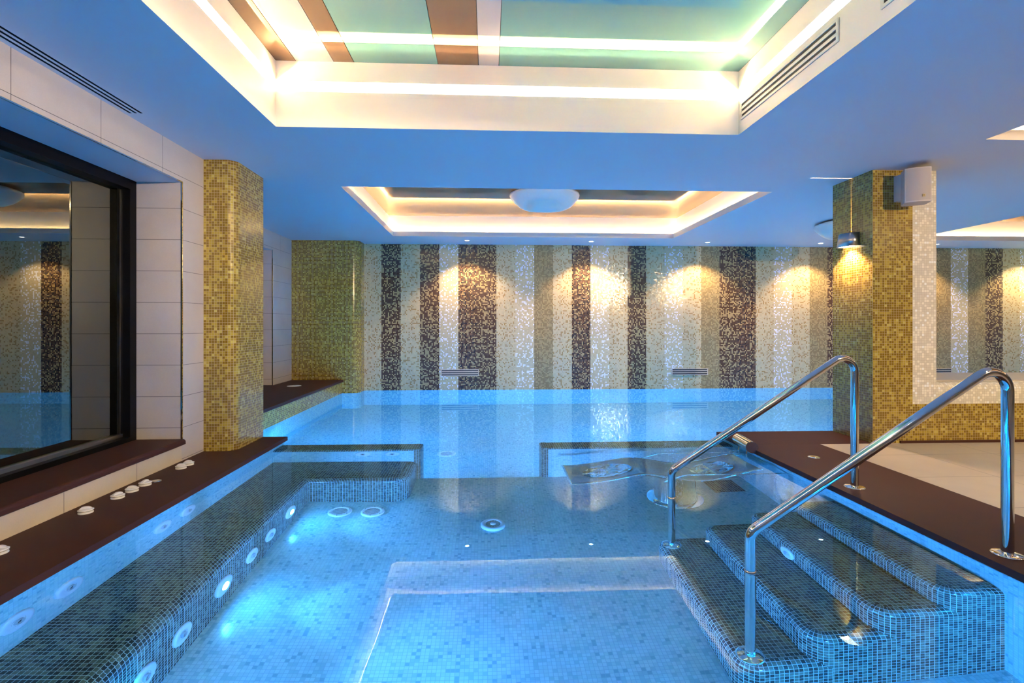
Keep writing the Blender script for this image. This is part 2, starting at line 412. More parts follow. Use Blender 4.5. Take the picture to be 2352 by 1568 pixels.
mb = MB(); mb.box(XL-.004, XL+.006, WY1-.004, WY1+.008, WZ0, WZ1+.008); mb.box(XL-.004, XL+.006, WY0, WY1, WZ1, WZ1+.008)
struct(mb.build('trim_2', M_STEEL), 'slim steel corner trim on the edge of the big window opening', 'trim')
# sill slab
mb = MB(); pf = [(-3.0, .225)]+[(XL+.03-.02+.02*sin(a), .205+.02*cos(a)) for a in [pi/2*k/5 for k in range(6)]]+[(XL+.03, .188), (XL+.02, .182), (-3.0, .182)]
def extr_y(mb, prof, y0, y1, mi=0, caps=True):
    n = len(prof); rows = [[(p[0], y, p[1]) for p in prof] for y in (y0, y1)]
    l = [0]
    for a, b in zip(prof, prof[1:]): l.append(l[-1]+hypot(b[0]-a[0], b[1]-a[1]))
    for j in range(n-1):
        mb.face([rows[0][j], rows[0][j+1], rows[1][j+1], rows[1][j]], [(l[j], y0), (l[j+1], y0), (l[j+1], y1), (l[j], y1)], mi)
    if caps:
        mb.face(rows[0][::-1], [(p[0], p[1]) for p in prof[::-1]], mi); mb.face(rows[1], [(p[0], p[1]) for p in prof], mi)
def extr_x(mb, prof, x0, x1, mi=0, caps=True):
    n = len(prof); rows = [[(x, p[0], p[1]) for p in prof] for x in (x0, x1)]
    l = [0]
    for a, b in zip(prof, prof[1:]): l.append(l[-1]+hypot(b[0]-a[0], b[1]-a[1]))
    for j in range(n-1):
        mb.face([rows[0][j], rows[0][j+1], rows[1][j+1], rows[1][j]], [(x0, l[j]), (x0, l[j+1]), (x1, l[j+1]), (x1, l[j])], mi)
    if caps:
        mb.face(rows[0][::-1], [(p[0], p[1]) for p in prof[::-1]], mi); mb.face(rows[1], [(p[0], p[1]) for p in prof], mi)
extr_y(mb, pf, WY0, WY1+.003)
struct(mb.build('window_sill', M_BROWN), 'dark brown stone sill under the big dark window', 'sill')
# window: black frame, mullion, pane
win = thing('window_1', 'tall dark window with black frame reflecting the pool', 'window'); win['kind'] = 'structure'
mb = MB(); mb.box(-2.80, XG, WY1-.07, WY1, WZ0, WZ1); mb.box(-2.80, XG, WY0, WY1-.07, WZ1-.075, WZ1)
mb.box(-2.80, XG, WY0, WY1-.07, WZ0-.04, WZ0+.035); mb.box(-2.80, XG, WY0, WY0+.07, WZ0, WZ1)
mb.build('window_frame', M_BLACK, win)
mb = MB(); mb.box(-2.81, -2.79, WY1-.082, WY1-.07, WZ0+.035, WZ1-.075); mb.box(-2.81, -2.775, WY0+.07, WY1-.07, WZ0+.035, WZ0+.06)
mb.build('glazing_bead', M_BRSH, win)
mb = MB(); mb.box(-2.80, -2.795, WY0+.07, WY1-.1, WZ0+.03, WZ1-.07); mb.box(-2.822, -2.817, WY0+.07, WY1-.1, WZ0+.03, WZ1-.07)
mb.build('pane', M_GLASS, win)
# left column (mosaic, rounded corner)
mb = MB(); pl = round_plan([(XL-.02, 4.41), (-2.12, 4.41), (-2.12, 4.95), (-3.3, 4.95)], [.085, .0], 10)
wall_plan(mb, pl, DK-.02, C)
mb.v = [v for v in mb.v]
struct(mb.build('column', M_GOLD), 'gold brown mosaic pillar with rounded corner beside the big window', 'pillar')
# far left wall with second window
W2 = -3.19
mb = MB(); qyz(W2, 4.95, 8.5, 2.227, C); qyz(W2, 7.757, 8.5, .1, 2.227, 1); qyz(W2, 4.95, 5.6, .1, 2.227, 1)
mb.auto([(W2, 7.757, .225), (-3.6, 7.757, .225), (-3.6, 7.757, 2.227), (W2, 7.757, 2.227)], 1)
struct(mb.build('wall_left', [M_STONE, M_STONE_N]), 'beige stone tiled wall of the recess behind the left pillar', 'wall')
mb = MB(); mb.auto([(W2, 5.6, 2.227), (W2, 7.757, 2.227), (-3.6, 7.757, 2.227), (-3.6, 5.6, 2.227)])
struct(mb.build('trim_3', M_CEIL), 'painted soffit over the window in the recess', 'soffit')
mb = MB(); mb.box(W2-.004, W2+.006, 7.753, 7.762, .22, 2.235)
struct(mb.build('trim_4', M_STEEL), 'slim steel corner trim on the window opening in the recess', 'trim')
win2 = thing('window_2', 'dark window in the recess mostly hidden behind the left pillar', 'window'); win2['kind'] = 'structure'
mb = MB(); mb.box(-3.62, -3.56, 7.69, 7.757, .225, 2.227); mb.box(-3.62, -3.56, 5.6, 7.69, 2.16, 2.227); mb.build('window_frame', M_BLACK, win2)
mb = MB(); mb.box(-3.60, -3.595, 5.6, 7.70, .225, 2.2); mb.build('pane', M_GLASS, win2)
# far side ledge: brown top, mosaic riser
mb = MB(); mb.box(-3.6, -2.36, 4.95, 8.51, .185, .22, 0)
lg = struct(mb.build('ledge_top', M_BROWN), 'dark brown stone ledge top in the recess above the deep pool', 'ledge'); bevel(lg, .008)
mb = MB(); mb.auto([(-2.38, 4.95, ZD), (-2.38, 8.6, ZD), (-2.38, 8.6, -.0), (-2.38, 4.95, -.0)][::-1], 1)
mb.auto([(-2.38, 4.95, 0), (-2.38, 8.6, 0), (-2.38, 8.6, .186), (-2.38, 4.95, .186)][::-1], 0)
struct(mb.build('pool_wall', [M_GOLD, M_POOLF]), 'mosaic riser below the recess ledge running down into the deep pool', 'pool wall')
# other walls (behind the camera and far right)
mb = MB(); mb.auto([(XW, YF, -.1), (XW, YB, -.1), (XW, YB, C), (XW, YF, C)][::1])
struct(mb.build('wall_right', M_STONE), 'beige stone tiled wall at the far right of the hall', 'wall')
mb = MB(); mb.auto([(XL, YF, -.1), (XW, YF, -.1), (XW, YF, C), (XL, YF, C)])
struct(mb.build('wall_front', M_STONE), 'beige stone tiled wall behind the camera', 'wall')

# ------------------------------------------------------------------ ceiling with four coffers and the slot vent
K1 = (-1.48, 1.83, .80, 3.655); K2 = (-1.47, 2.965, 5.20, 8.05); K3 = (3.72, 8.2, .80, 3.655); K4 = (6.80, 11.2, 5.20, 8.03)
SLOTS = [(-2.345, -2.329, .1, 3.47), (-2.310, -2.294, .1, 3.47), (-2.275, -2.259, .1, 3.47)]
hol = [K1, K2, K3, K4]+SLOTS
xs = sorted({XL-1.3, XW}|{h[0] for h in hol}|{h[1] for h in hol}); ys = sorted({YF, YB}|{h[2] for h in hol}|{h[3] for h in hol})
mb = MB(); rect_grid(mb, xs, ys, C, hol, up=False)
struct(mb.build('ceiling', M_CEIL), 'smooth white painted ceiling glowing blue over the pool', 'ceiling')
mb = MB()
for s in SLOTS: mb.box(*s, C, C+.05, 0, 'z')
tag(mb.build('slot_vent', M_DARK), 'long three-slot air vent in the ceiling beside the big window', 'vent')

def coffer_cove(K, label):
    """opening with lip, hidden LED tape on a ledge, glossy tan panel above"""
    x0, x1, y0, y1 = K; e = .085; lt = C+.075; zt = 2.84; t = .03
    r = thing('ceiling_coffer', label, 'ceiling coffer', ((x0+x1)/2, (y0+y1)/2, C), group='lit ceiling coffers')
    ox, oy = (x0+x1)/2, (y0+y1)/2
    def B(name, mbx, m): return mbx.build(name, m, r)
    def sh(b):
        b.v = [(p[0]-ox, p[1]-oy, p[2]-C) for p in b.v]; return b
    m = MB()
    for (a, b) in (((x0, y0), (x1, y0)), ((x1, y0), (x1, y1)), ((x1, y1), (x0, y1)), ((x0, y1), (x0, y0))):
        m.auto([(*a, C), (*b, C), (*b, lt), (*a, lt)])
    for q in ((x0-t, x1+t, y0-t, y0), (x0-t, x1+t, y1, y1+t), (x0-t, x0, y0, y1), (x1, x1+t, y0, y1)):
        m.auto([(q[0], q[2], lt), (q[1], q[2], lt), (q[1], q[3], lt), (q[0], q[3], lt)])
    B('lip', sh(m), M_COVE)
    m = MB(); X0, X1, Y0, Y1 = x0-e, x1+e, y0-e, y1+e
    for (a, b) in (((X0, Y0), (X1, Y0)), ((X1, Y0), (X1, Y1)), ((X1, Y1), (X0, Y1)), ((X0, Y1), (X0, Y0))):
        m.auto([(*a, C+.02), (*b, C+.02), (*b, zt), (*a, zt)])
    for q in ((X0, X1, Y0, y0-t), (X0, X1, y1+t, Y1), (X0, x0-t, y0-t, y1+t), (x1+t, X1, y0-t, y1+t)):
        m.auto([(q[0], q[2], C+.02), (q[1], q[2], C+.02), (q[1], q[3], C+.02), (q[0], q[3], C+.02)])
    B('recess', sh(m), M_COVE)
    m = MB(); m.auto([(X0, Y1, zt), (X1, Y1, zt), (X1, Y0, zt), (X0, Y0, zt)]); B('ceiling_panel', sh(m), M_TAN)
    zs = C+.035; a, b = .038, .052
    for q, ax in (((x0-a, x1+a, y0-b, y0-a), 0), ((x0-a, x1+a, y1+a, y1+b), 0), ((x0-b, x0-a, y0-a, y1+a), 1), ((x1+a, x1+b, y0-a, y1+a), 1)):
        m = MB(); p = [(q[0], q[2], zs), (q[1], q[2], zs), (q[1], q[3], zs), (q[0], q[3], zs)]
        m.face(p, [((c[1], c[0]) if ax else (c[0], c[1])) for c in p]); B('led_strip', sh(m), M_LED)
    return r
coffer_cove(K2, 'tan panelled ceiling coffer over the deep pool with a sculpted lamp in it')
coffer_cove(K3, 'ceiling coffer at the right picture edge over the tiled deck')
coffer_cove(K4, 'ceiling coffer beyond the white mosaic column over the far end')

def coffer_panels(K):
    x0, x1, y0, y1 = K; z1, z2, zt = 2.75, 2.822, 2.962; d = .11
    r = thing('ceiling_coffer', 'large front ceiling coffer with white, brown and turquoise glass panels', 'ceiling coffer', (0, 0, 0), group='lit ceiling coffers')
    m = MB()
    C4 = ((x0, y0), (x1, y0)), ((x1, y0), (x1, y1)), ((x1, y1), (x0, y1)), ((x0, y1), (x0, y0))
    for a, b in C4:
        m.auto([(*a, C), (*b, C), (*b, z1), (*a, z1)]); m.auto([(*a, z2), (*b, z2), (*b, zt), (*a, zt)])
    m.build('side_panel', M_COVE, r)
    m = MB(); X0, X1, Y0, Y1 = x0-d, x1+d, y0-d, y1+d
    for a, b in (((X0, Y0), (X1, Y0)), ((X1, Y0), (X1, Y1)), ((X1, Y1), (X0, Y1)), ((X0, Y1), (X0, Y0))):
        m.auto([(*a, z1), (*b, z1), (*b, z2), (*a, z2)])
    for z in (z1, z2):
        for q in ((X0, X1, Y0, y0), (X0, X1, y1, Y1), (X0, x0, y0, y1), (x1, X1, y0, y1)):
            m.auto([(q[0], q[2], z), (q[1], q[2], z), (q[1], q[3], z), (q[0], q[3], z)])
    m.build('light_slot', M_COVE, r)
    for q, ax in (((x0, x1, y0-.085, y0-.07), 0), ((x0, x1, y1+.07, y1+.085), 0), ((x0-.085, x0-.07, y0, y1), 1), ((x1+.07, x1+.085, y0, y1), 1)):
        m = MB(); p = [(q[0], q[2], z1+.006), (q[1], q[2], z1+.006), (q[1], q[3], z1+.006), (q[0], q[3], z1+.006)]
        m.face(p, [((c[1], c[0]) if ax else (c[0], c[1])) for c in p]); m.build('led_strip', M_LED1, r)
    prev = x0; n = .004
    for xe, mm in ((-1.342, M_PB), (-1.08, M_PW), (-.94, M_PB), (-.352, M_PT), (-.065, M_PB), (.080, M_PW), (x1, M_PT)):
        m = MB(); m.box(prev+n/2, xe-n/2, y0, y1, zt, zt+.008); o = m.build('glass_panel', mm, r)
        o['label'] = {'brown glass panel': 'brown glass panel', 'white glass panel': 'white glass panel', 'turquoise glass panel': 'turquoise glass panel'}[mm.name]
        prev = xe
    m = MB(); m.auto([(x0, y1, zt+.01), (x1, y1, zt+.01), (x1, y0, zt+.01), (x0, y0, zt+.01)]); m.build('panel_backing', M_DARK, r)
    return r
coffer_panels(K1)

# vents
def louver(name, label, loc, rotz, wdt, h, nslot, mat, ox=.012, group=None):
    """frame with horizontal slots; local x = width, local -y = outward"""
    r = thing(name, label, 'vent', loc, (0, 0, rotz), group)
    m = MB(); m.box(-wdt/2, wdt/2, -.002, 0, 0, h); m.build('backing', M_DARK, r)
    m = MB(); b = ox; m.box(-wdt/2, wdt/2, -.008, -.002, 0, b); m.box(-wdt/2, wdt/2, -.008, -.002, h-b, h)
    m.box(-wdt/2, -wdt/2+b, -.008, -.002, b, h-b); m.box(wdt/2-b, wdt/2, -.008, -.002, b, h-b); m.build('frame', mat, r)
    gap = (h-2*b)/(nslot*2-1)
    for k in range(nslot-1):
        m = MB(); z = b+gap*(2*k+1); m.box(-wdt/2+b, wdt/2-b, -.007, -.002, z, z+gap); m.build('slat', mat, r)
    return r
louver('air_vent', 'beige slotted air grille on the left half of the striped wall', (-.475, YB, .238), 0, .65, .118, 3, M_VENT, .014, 'air grilles on the striped wall')
louver('air_vent', 'beige slotted air grille on the striped wall nearer the right column', (3.545, YB, .238), 0, .65, .118, 3, M_VENT, .014, 'air grilles on the striped wall')
louver('air_vent', 'small visible end of an air grille right of the white mosaic column', (8.02, YB, .218), 0, .65, .118, 3, M_VENT, .014, 'air grilles on the striped wall')
louver('air_vent', 'long white slotted vent in the right side of the front coffer', (1.83, 3.098, 2.59), -pi/2, 1.03, .125, 3, M_VENTW, .016, 'vents in the coffer side')
louver('air_vent', 'second coffer vent cut by the top edge of the picture', (1.83, 1.78, 2.575), -pi/2, 1.03, .125, 3, M_VENTW, .016, 'vents in the coffer side')

# downlights
r0 = None
for i, x in enumerate((-.335, 1.71, 3.67, 5.62, 7.66, 9.65)):
    lab = ['downlight at the left of the row along the striped wall', 'second downlight from the left along the striped wall', 'third downlight from the left along the striped wall',
           'downlight just left of the big mosaic column', 'downlight just right of the white mosaic column', 'downlight at the far right end of the striped wall'][i]
    if r0 is None:
        r0 = thing('downlight', lab, 'downlight', (x, 8.39, C), group='downlights along the striped wall')
        m = MB(); lathe(m, [(.036, -.004), (.036, -.001), (.05, -.001), (.05, -.006), (.036, -.008), (.036, -.004)], 24); m.build('bezel', M_PLAST, r0)
        m = MB(); lathe(m, [(0, -.0045), (.036, -.0045)], 24); m.build('lens', M_DOWNL, r0)
    else: dup(r0, (x, 8.39, C), lab)
    ld = bpy.data.lights.new('downlight_beam', 'SPOT'); ld.energy = P_DOWN; ld.color = WARM; ld.spot_size = radians(116); ld.spot_blend = .5; ld.shadow_soft_size = .02
    lo = bpy.data.objects.new('downlight_beam', ld); COL.objects.link(lo); lo.location = (x, 8.39, C-.03)
# unseen deck downlights and tilted spots, added as warm fill
def aim(loc, tgt, e, ang, col=WARM, blend=.6, rad=.03):
    ld = bpy.data.lights.new('fill_beam', 'SPOT'); ld.energy = e; ld.color = col; ld.spot_size = radians(ang); ld.spot_blend = blend; ld.shadow_soft_size = rad
    lo = bpy.data.objects.new('fill_beam', ld); COL.objects.link(lo); lo.location = loc
    lo.rotation_euler = (Vector(tgt)-Vector(loc)).to_track_quat('-Z', 'Y').to_euler()
for i, (x, y) in enumerate(((3.2, 1.0), (5.4, 1.0), (5.4, 4.0), (8.0, 2.5))):
    dup(r0, (x, y, C), 'unseen downlight added over the deck as warm fill', group='added fill downlights over the deck')
    aim((x, y, C-.03), (x, y, 0), P_ROOM, 120)
for i, (l, t, e, a) in enumerate((((2.3, .2, C-.03), (-2.4, 2.9, 1.0), 600, 62), ((2.6, -.9, C-.03), (-2.4, 4.6, 1.4), 400, 44), ((1.0, -1.6, C-.03), (-3.1, 8.0, 1.2), 500, 22),
                                  ((4.6, -1.0, C-.03), (3.9, 4.4, 1.3), 750, 62), ((6.6, -.6, C-.03), (6.0, 4.4, .6), 250, 62))):
    dup(r0, (l[0], l[1], C), 'unseen tilted spot added behind the camera to brighten walls and columns', group='added fill spots behind the camera')
    aim(l, t, e, a)

# sculpted ceiling lamps
def ceiling_lamp(loc, label, rz=0):
    r = thing('ceiling_lamp', label, 'ceiling lamp', loc, (0, 0, rz), group='sculpted white ceiling lamps')
    m = MB(); lathe(m, [(0, 0), (.34, 0), (.34, -.012), (.40, -.016), (.40, -.022), (0, -.022)], 40); m.build('ceiling_plate', M_CHROM, r)
    m = MB(); rows, uvs = [], []; N = 64
    prof = [(.36, -.022, 0), (.41, -.03, 0), (.45, -.045, 0), (.452, -.062, .1), (.44, -.085, .3), (.40, -.125, .6), (.35, -.165, .9), (.30, -.19, 1), (.26, -.198, 1), (.22, -.19, .9), (.17, -.165, .6), (.1, -.145, .2), (0, -.14, 0)]
    for rr, z, k in prof:
        row = []
        for j in range(N+1):
            a = 2*pi*j/N; wob = sin(a+.35)*1.1+cos(2*a+.3)*.35
            row.append((rr*cos(a)*(1+.04*k*cos(3*a)), rr*sin(a)*(1+.03*k*cos(2*a)), z+.006-.028*k*wob))
        rows.append(row); uvs.append([(j/N, z) for j in range(N+1)])
    m.grid(rows, uvs); m.build('shade', M_LAMP, r)
    return r
ceiling_lamp((.735, 6.62, 2.84), 'sculpted white lamp in the middle coffer over the deep pool')
ceiling_lamp((4.88, 6.62, C), 'sculpted white lamp half hidden behind the mosaic column')

# ------------------------------------------------------------------ right side: column, low wall, deck
mb = MB()
XC0, XC1, XC2, YC = 3.44, 3.815, 4.037, 4.42
mb.auto([(XC0, 4.95, DK-.01), (XC0, YC, DK-.01), (XC0, YC, C), (XC0, 4.95, C)])
mb.auto([(XC0, 4.95, -.3), (XC2, 4.95, -.3), (XC2, 4.95, C), (XC0, 4.95, C)][::-1])
def q(x0, x1, z0, z1, mi): mb.face([(x0, YC, z0), (x1, YC, z0), (x1, YC, z1), (x0, YC, z1)], [(x0-XC0, z0-DK), (x1-XC0, z0-DK), (x1-XC0, z1-DK), (x0-XC0, z1-DK)], mi)
ZW = DK+16*T; XC1 = XC0+17*T; XC2 = XC1+10*T+.004
q(XC0, XC1, DK-.01, C, 0); q(XC1, XC2, ZW, C, 1); q(XC1, XC2, DK-.01, ZW, 0)
mb.auto([(XC2, YC, .5), (XC2, 4.95, .5), (XC2, 4.95, C), (XC2, YC, C)], 1)
struct(mb.build('column', [M_GOLD, M_WHITE]), 'large square column of gold brown mosaic with an ivory mosaic strip', 'pillar')
# low wall: gold below, ivory above with rounded top edge
mb = MB(); XE = 9.6
q(XC2, XE, DK-.01, ZW, 0)
r_ = .06; zt = .592; prof = [(YC, ZW), (YC, zt-r_)]+[(YC+r_*(1-cos(pi/2*k/6)), zt-r_+r_*sin(pi/2*k/6)) for k in range(1, 7)]+[(YC+.135, zt)]
l = [ZW-DK]
for a, b in zip(prof, prof[1:]): l.append(l[-1]+hypot(b[0]-a[0], b[1]-a[1]))
mb.grid([[(XC2, p[0], p[1]), (XE, p[0], p[1])] for p in prof], [[(XC2-XC0, v), (XE-XC0, v)] for v in l], 1)
mb.auto([(XC2, 5.24, -.3), (XE, 5.24, -.3), (XE, 5.24, .585), (XC2, 5.24, .585)][::-1], 0)
struct(mb.build('low_wall', [M_GOLD, M_WHITE]), 'low parapet of gold brown mosaic topped with ivory mosaic right of the column', 'low wall')
mb = MB(); mb.box(XC2, XE, YC+.13, 5.26, .575, .602)
o = struct(mb.build('parapet_sill', M_SILL), 'grey stone sill lying on the low mosaic parapet', 'sill'); bevel(o, .004)
mb = MB(); mb.box(XC0+.25, XE, YC-.012, YC, DK, DK+.022)
struct(mb.build('baseboard_right', M_BROWN), 'thin dark brown skirting at the foot of the mosaic parapet', 'baseboard')
# deck
mb = MB(); mb.auto([(2.95, -.9, DK), (XW, -.9, DK), (XW, 4.415, DK), (2.95, 4.415, DK)]); mb.auto([(-1.9, YF, DK), (XW, YF, DK), (XW, -.9, DK), (-1.9, -.9, DK)])
struct(mb.build('floor', M_DECK), 'beige large-format tiled deck right of the pool', 'floor')
def coping(name, label, x0, x1, y0, y1, sides):
    m = MB(); m.box(x0, x1, y0, y1, DK-.035, DK); o = m.build(name, M_BROWN); bevel(o, .011, 4)
    return struct(o, label, 'pool coping')
coping('pool_coping', 'dark brown stone pool edge on the right, meeting the beige deck', 2.265, 2.95, -.9, 4.415, '')
coping('pool_coping', 'dark brown stone landing between the column and the massage lounger', 2.265, 3.6, 4.4165, 4.975, '')
coping('pool_coping', 'dark brown stone pool edge on the left below the window wall', -2.385, -1.895, -.9, 4.955, '')
coping('pool_coping', 'dark brown stone pool edge behind the camera', -1.895, 2.265, -.9, -.5, '')

# ------------------------------------------------------------------ pool shell
mb = MB()
rect_grid(mb, [-1.93, 2.3], [-.53, 4.72], ZF, [], up=True)
struct(mb.build('pool_floor', M_POOLF), 'pale mosaic floor of the shallow pool', 'pool floor')
mb = MB(); rect_grid(mb, [-2.38, XE+.4], [4.72, YB], ZD, [], up=True)
mb.auto([(-2.4, 4.72, ZD), (XE, 4.72, ZD), (XE, 4.72, ZF), (-2.4, 4.72, ZF)][::-1])
struct(mb.build('pool_floor', M_POOLF), 'pale mosaic floor of the deep pool under the striped wall', 'pool floor')
mb = MB()
mb.auto([(-1.93, 4.95, ZF-.6), (-1.93, -.53, ZF), (-1.93, -.53, DK-.036), (-1.93, 4.95, DK-.036)])
mb.auto([(-1.93, 4.95, ZD), (-2.38, 4.95, ZD), (-2.38, 4.95, DK-.036), (-1.93, 4.95, DK-.036)])
struct(mb.build('pool_wall', M_POOLF), 'pale mosaic pool wall under the left stone edge', 'pool wall')
mb = MB()
mb.auto([(2.30, -.53, ZF), (2.30, 4.96, ZF-.6), (2.30, 4.96, DK-.036), (2.30, -.53, DK-.036)])
mb.auto([(2.30, 4.96, ZD), (XE, 4.96, ZD), (XE, 4.96, DK-.036), (2.30, 4.96, DK-.036)])
struct(mb.build('pool_wall', M_POOLF), 'pale mosaic pool wall under the right stone edge', 'pool wall')
mb = MB(); mb.auto([(-1.93, -.53, ZF), (2.3, -.53, ZF), (2.3, -.53, DK-.036), (-1.93, -.53, DK-.036)])
struct(mb.build('pool_wall', M_POOLF), 'pale mosaic pool wall behind the camera', 'pool wall')
mb = MB(); mb.auto([(XE+.4, 4.96, ZD), (XE+.4, YB, ZD), (XE+.4, YB, C), (XE+.4, 4.96, C)])
struct(mb.build('pool_wall', M_POOLF), 'pale mosaic end wall of the deep pool', 'pool wall')
# water
mb = MB()
for a in ((-1.93, 2.3, -.53, 4.95), (-2.38, XE+.4, 4.95, YB)):
    i = len(mb.v)
    mb.auto([(a[0], a[2], 0), (a[1], a[2], 0), (a[1], a[3], 0), (a[0], a[3], 0)])
tag(mb.build('pool_water', mw), 'still clear blue pool water with mirror-like surface', 'water', kind='stuff')

# bench along the left, returning to the right
mb = MB(); zb = -.48
pl = round_plan([(-1.44, -.53), (-1.44, 4.20), (-.645, 4.20), (-.645, 4.71)], [0, .13], 8)
sweep_block(mb, pl[::1], [(-.7, 4.705), (-1.93, 4.705), (-1.93, -.53)], ZF, zb, .075, u0=-.53, vtop=-1.515)
tag(mb.build('pool_bench', M_STEP), 'L-shaped submerged bench of dark olive mosaic along the left of the pool', 'bench')
# dividers
def divider(x0, x1, side, label):
    r = thing('pool_divider', label, 'divider wall', group='submerged divider walls')
    y0, y1, zt = 4.70, 4.955, -.085; w_ = .062
    xa, xb = (x0, x1-w_) if side > 0 else (x0+w_, x1)
    m = MB(); m.box(xa, xb, y0+.012, y1-.012, ZD, zt-.02); m.build('wall_body', M_POOLF, r)
    # olive cap with rounded long edges
    R = .045; prof = [(y0, zt-.075), (y0, zt-R)]+[(y0+R*(1-cos(pi/2*k/5)), zt-R+R*sin(pi/2*k/5)) for k in range(1, 6)]
    prof = [(p[0], p[1]) for p in prof]; prof = prof[1:]+[(y0+y1-p[0], p[1]) for p in prof[1:][::-1]]
    m = MB(); extr_x(m, prof[::-1], xa, xb, caps=False); m.build('cap', M_STEP, r)
    m = MB()
    if side > 0: pl = round_plan([(xb, y0), (x1, y0), (x1, y1), (xb, y1)], [.04, .04], 5)
    else: pl = round_plan([(xa, y1), (x0, y1), (x0, y0), (xa, y0)], [.04, .04], 5)
    sweep_block(m, pl, [], ZD, zt, .035); m.build('end_post', M_STEP, r)
    return r
divider(-1.93, -.61, 1, 'submerged divider wall left of the gap, behind the bench')
divider(.495, 2.30, -1, 'submerged divider wall right of the gap, behind the lounger')
# steps
sp = thing('pool_steps', 'four submerged dark mosaic steps descending from the right pool edge', 'steps')
STP = ((1.10, -.75), (1.41, -.565), (1.715, -.38), (2.02, -.195), (2.2, 0))
for k, (xe, zt) in enumerate(STP[:4]):
    m = MB(); R = .10; xn = 2.3 if k == 3 else STP[k+1][0]+R
    pl = round_plan([(xn, 3.33), (xe, 3.33), (xe, 2.17), (xn, 2.17)], [R, R], 8)
    sweep_block(m, pl, [], ZF, zt, .05, u0=-(xn-xe), vtop=xe+.05)
    m.build('step', M_STEP, sp)

# ------------------------------------------------------------------ fittings in the pool
def disc_fitting(name, label, cat, loc, rot, rad, kind, group):
    r = thing(name, label, cat, loc, rot, group)
    if kind == 'jet':
        m = MB(); lathe(m, [(.30*rad, .010), (.55*rad, .011), (.75*rad, .014), (.93*rad, .012), (rad, .006), (rad, 0)], 48, wob=lambda a, k: 1+(.035*cos(16*a) if k >= 4 else 0)); m.build('flange', M_PLAST, r)
        m = MB(); lathe(m, [(.42*rad, .0118), (.40*rad, .006), (.28*rad, .006), (.27*rad, .020), (.20*rad, .021), (.17*rad, .010)], 24); m.build('nozzle', M_GREYP, r)
        m = MB(); lathe(m, [(.17*rad, .012), (0, .012)], 16); m.build('nozzle_hole', M_DARK, r)
    if kind == 'lamp':
        m = MB(); lathe(m, [(.36*rad, .012), (.42*rad, .016), (.80*rad, .016), (.88*rad, .013), (rad, .009), (rad, 0)], 48); m.build('bezel', M_PLAST, r)
        m = MB(); lathe(m, [(0, .014), (.36*rad, .012)], 24); m.build('lens', M_LENS, r)
    if kind == 'grate':
        m = MB(); lathe(m, [(.68*rad, .012), (.72*rad, .018), (.92*rad, .016), (rad, .008), (rad, 0)], 48); m.build('flange', M_PLAST, r)
        m = MB(); lathe(m, [(0, .013), (.7*rad, .012)], 32); m.build('grille_plate', M_PLAST, r)
        m = MB()
        for i in range(-4, 5):
            hw = sqrt(max(0, .62**2-(i*.14)**2))*rad; m.box(-hw, hw, i*.14*rad-.02*rad, i*.14*rad+.02*rad, .0135, .0145)
        m.build('slot_pattern', M_DARK, r)
        for i in range(6):
            a = pi/3*i+.3; m = MB(); lathe(m, [(0, .0185), (.045*rad, .0185), (.045*rad, .014)], 8, c=(.82*rad*cos(a), .82*rad*sin(a), 0))
            m.build('screw', M_DARK, r)
    if kind == 'raised':
        m = MB(); lathe(m, [(rad*.6, .028), (rad*.64, .034), (rad*.9, .032), (rad, .024), (rad, 0)], 48); m.build('flange', M_PLAST, r)
        m = MB(); lathe(m, [(0, .036), (rad*.22, .034), (rad*.25, .026)], 24); m.build('nozzle', M_PLAST, r)
        for i in range(14):
            a = 2*pi*i/14; m = MB(); c_, s_ = cos(a), sin(a)
            p = [(c_*rad*.26-s_*.004, s_*rad*.26+c_*.004, .029), (c_*rad*.26+s_*.004, s_*rad*.26-c_*.004, .029), (c_*rad*.58+s_*.007, s_*rad*.58-c_*.007, .029), (c_*rad*.58-s_*.007, s_*rad*.58+c_*.007, .029)]
            m.auto(p); m.build('spoke', M_PLAST, r)
    return r
RX = (0, pi/2, 0)      # faces +x
XB = -1.44
for y, lab in ((3.80, 'glowing round pool lamp on the bench front nearest the bench corner'), (2.855, 'glowing round pool lamp on the bench front, larger in view')):
    disc_fitting('pool_lamp', lab, 'pool lamp', (XB+.002, y, -.73), RX, .085, 'lamp', 'pool lamps on the bench front')
for y, lab in ((3.456, 'white jet nozzle on the bench front just before the far lamp'), (3.19, 'white jet nozzle on the bench front just beyond the near lamp'),
               (2.476, 'white jet nozzle on the bench front next nearer than the near lamp'), (2.212, 'white jet nozzle on the bench front at the bottom picture edge')):
    disc_fitting('water_jet', lab, 'jet', (XB+.002, y, -.745), RX, .072, 'jet', 'jets on the bench front')
for y, lab in ((2.192, 'white jet on the left pool wall at the picture edge'), (2.454, 'white jet on the left pool wall, second from the picture edge'),
               (3.133, 'white jet on the left pool wall, third from the picture edge'), (3.389, 'white jet on the left pool wall farthest from the camera')):
    disc_fitting('water_jet', lab, 'jet', (-1.93, y, -.255), RX, .078, 'jet', 'jets on the left pool wall')
for x, lab in ((-1.131, 'round jet on the submerged divider above the bench, left one'), (-.866, 'round jet on the submerged divider above the bench, right one')):
    disc_fitting('water_jet', lab, 'jet', (x, 4.712, -.23), (pi/2, 0, 0), .07, 'jet', 'jets on the divider')
disc_fitting('water_jet', 'white jet set into the riser of the submerged steps', 'jet', (1.715, 2.85, -.50), (0, -pi/2, 0), .06, 'jet', None)
disc_fitting('floor_grate', 'round white grate on the pool floor nearer the bench corner', 'grate', (-1.14, 4.012, ZF), (0, 0, .2), .09, 'grate', 'round floor grates')
disc_fitting('floor_grate', 'round white grate on the pool floor, right of its neighbour', 'grate', (-.89, 4.012, ZF), (0, 0, .2), .09, 'grate', 'round floor grates')
